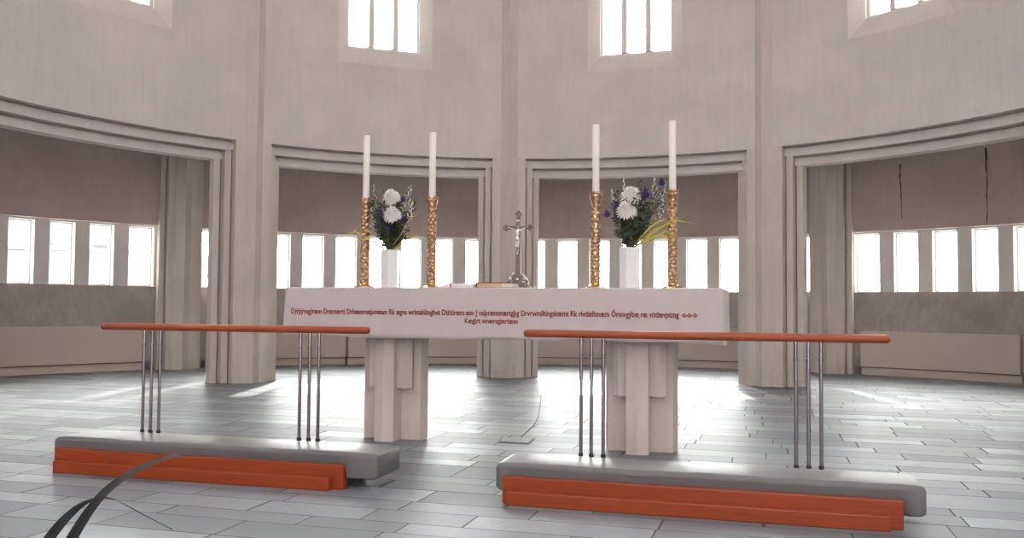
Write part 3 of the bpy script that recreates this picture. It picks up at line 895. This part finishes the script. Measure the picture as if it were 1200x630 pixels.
# ------------------------------------------------------------------ long-leaved plant in the foreground
def at(px, py, Y):
    f, pt, r, yw = FPX, .0412624, .0080240, .0089956
    a, b = px - 600, py - 315
    u = a * cos(r) + b * sin(r); v = -a * sin(r) + b * cos(r)
    z2 = -v / f; X = u / f
    y = cos(pt) - z2 * sin(pt); Zz = sin(pt) + z2 * cos(pt)
    X, y = X * cos(yw) - y * sin(yw), X * sin(yw) + y * cos(yw)
    t = Y / y
    return Vector((X * t, Y, Zz * t + EYE))
pc = Vector((-1.02, 1.50, 0))
plant = thing('potted_plant', 'dark long-leaved plant at the lower left, arching grass-like blades in the foreground', 'plant', pc)
bm = bmesh.new(); lathe(bm, [(.085, 0), (.09, .004), (.115, .19), (.122, .19), (.122, .22), (.108, .22), (.104, .18)], 28); link('pot', bm, M_POT, plant, smooth=True)
bm = bmesh.new(); lathe(bm, [(.09, .165), (.103, .186), (.05, .192)], 20); link('soil', bm, M_SOIL, plant, smooth=True)
def catmull(pts, n=8):
    out = []
    for i in range(len(pts) - 1):
        p0 = pts[max(i - 1, 0)]; p1 = pts[i]; p2 = pts[i + 1]; p3 = pts[min(i + 2, len(pts) - 1)]
        for k in range(n):
            t = k / n
            out.append(.5 * ((2 * p1) + (p2 - p0) * t + (2 * p0 - 5 * p1 + 4 * p2 - p3) * t * t + (3 * p1 - p0 - 3 * p2 + p3) * t ** 3))
    out.append(pts[-1]); return out
def blade(pix, ws, Yd):
    pts = [Vector((pc.x + ox, pc.y + oy, .18)) for ox, oy in ((0, 0),)]
    pts += [at(px, py, Y) for (px, py), Y in zip(pix, Yd)]
    w = [.010] + [k * Y / FPX for k, Y in zip(ws, Yd)]
    cp = catmull(pts); cw = catmull([Vector((x, 0, 0)) for x in w])
    bm = bmesh.new()
    ribbon(bm, [q - pc for q in cp], [max(.0006, q.x) for q in cw], (.85, 0, -.5), .0007)
    link('leaf', bm, M_DLEAF, plant)
blade([(55, 690), (84, 632), (116, 584), (150, 556), (190, 538), (236, 530)], [15, 13, 10, 7.5, 4.5, 1], [1.42, 1.38, 1.36, 1.36, 1.38, 1.42])
blade([(20, 690), (60, 628), (88, 597), (112, 584), (134, 585), (165, 601), (202, 620)], [13, 12, 8, 2.5, 2.5, 5, 1], [1.40, 1.35, 1.32, 1.31, 1.31, 1.33, 1.36])
blade([(-40, 800), (-60, 740), (-90, 700), (-140, 690)], [12, 12, 8, 1], [1.45, 1.4, 1.38, 1.36])

# ------------------------------------------------------------------ houses outside the left windows
def house(label, x, y, w, d, h, rh, rz):
    t = thing('house', label, 'house', (x, y, -.7), rz, 'houses beyond the left windows')
    bm = bmesh.new(); box(bm, -w / 2, w / 2, 0, d, 0, h); link('walls', bm, M_HOUSE, t)
    bm = bmesh.new(); prism(bm, [(-.3, h), (d / 2, h + rh), (d + .3, h), (d + .3, h + .15), (d / 2, h + rh + .2), (-.3, h + .15)], -w / 2 - .3, w / 2 + .3, lambda a, b, c: Vector((c, a, b)))
    link('roof', bm, M_ROOF, t)
    for k in range(4):
        for q in range(2):
            cx = -w / 2 + w * (k + .5) / 4
            bm = bmesh.new(); box(bm, cx - .45, cx + .45, -.04, .02, .9 + q * 2.6, 2.2 + q * 2.6); link('window', bm, M_HWIN, t)
    bm = bmesh.new(); box(bm, w * .2, w * .2 + .6, d * .5 - .3, d * .5 + .3, h + rh * .6, h + rh + .9); link('chimney', bm, M_HOUSE, t)
house('pale gabled house outside beyond the leftmost low windows', -19.5, 34, 9, 7, 3.6, 1.5, radians(28))
house('pale gabled house outside beyond the third low window from the left', -21.5, 52, 6, 6, 3.2, 1.2, radians(20))

# ------------------------------------------------------------------ light
w = bpy.data.worlds.new('World'); S.world = w; w.use_nodes = True
nt = w.node_tree; bg = nt.nodes['Background']
bg.inputs[0].default_value = (1.0, .985, .975, 1)
tcw = nt.nodes.new('ShaderNodeTexCoord'); spw = nt.nodes.new('ShaderNodeSeparateXYZ'); nt.links.new(tcw.outputs['Generated'], spw.inputs[0])
mrw = nt.nodes.new('ShaderNodeMapRange'); mrw.interpolation_type = 'SMOOTHSTEP'
for i_, v_ in ((1, -.35), (2, .95), (3, SKY_BACK), (4, SKY_FRONT)): mrw.inputs[i_].default_value = v_
nt.links.new(spw.outputs['Y'], mrw.inputs[0]); 
dpw = nt.nodes.new('ShaderNodeVectorMath'); dpw.operation = 'DOT_PRODUCT'; nt.links.new(tcw.outputs['Generated'], dpw.inputs[0])
dpw.inputs[1].default_value = (.004, cos(radians(20.5)), sin(radians(20.5)))
def mw(op, a, b_):
    n_ = nt.nodes.new('ShaderNodeMath'); n_.operation = op
    for i_, v_ in enumerate((a, b_)):
        if hasattr(v_, 'links'): nt.links.new(v_, n_.inputs[i_])
        else: n_.inputs[i_].default_value = v_
    return n_.outputs[0]
lobe = mw('MULTIPLY', mw('POWER', mw('MAXIMUM', dpw.outputs['Value'], 0.0), 9.0), SKY_SUN)   # bright haze around the sun
nt.links.new(mw('ADD', mrw.outputs[0], lobe), bg.inputs[1])
sd = bpy.data.lights.new('sun', 'SUN'); sd.energy = 9; sd.angle = radians(.7); sd.color = (1, .96, .9)
so = bpy.data.objects.new('sun', sd); COL.objects.link(so)
d = Vector((-.004, -cos(radians(20.5)), -sin(radians(20.5))))
so.rotation_euler = d.to_track_quat('-Z', 'Y').to_euler(); so.location = (0, 20, 12)

# ------------------------------------------------------------------ camera
cam = bpy.data.cameras.new('camera'); co = bpy.data.objects.new('camera', cam); COL.objects.link(co)
cam.sensor_width = 36; cam.lens = FPX / 1200 * 36; cam.clip_start = .05; cam.clip_end = 500
Mx = Matrix.Translation((0, 0, EYE)) @ Matrix.Rotation(.0089956, 4, 'Z') @ Matrix.Rotation(pi / 2 + .0412624, 4, 'X') @ Matrix.Rotation(.0080240, 4, 'Z')
co.matrix_world = Mx
S.camera = co
S.view_settings.view_transform = 'Standard'; S.view_settings.look = 'None'
S.view_settings.gamma = 1; S.view_settings.use_curve_mapping = False
S.view_settings.exposure = -0.2
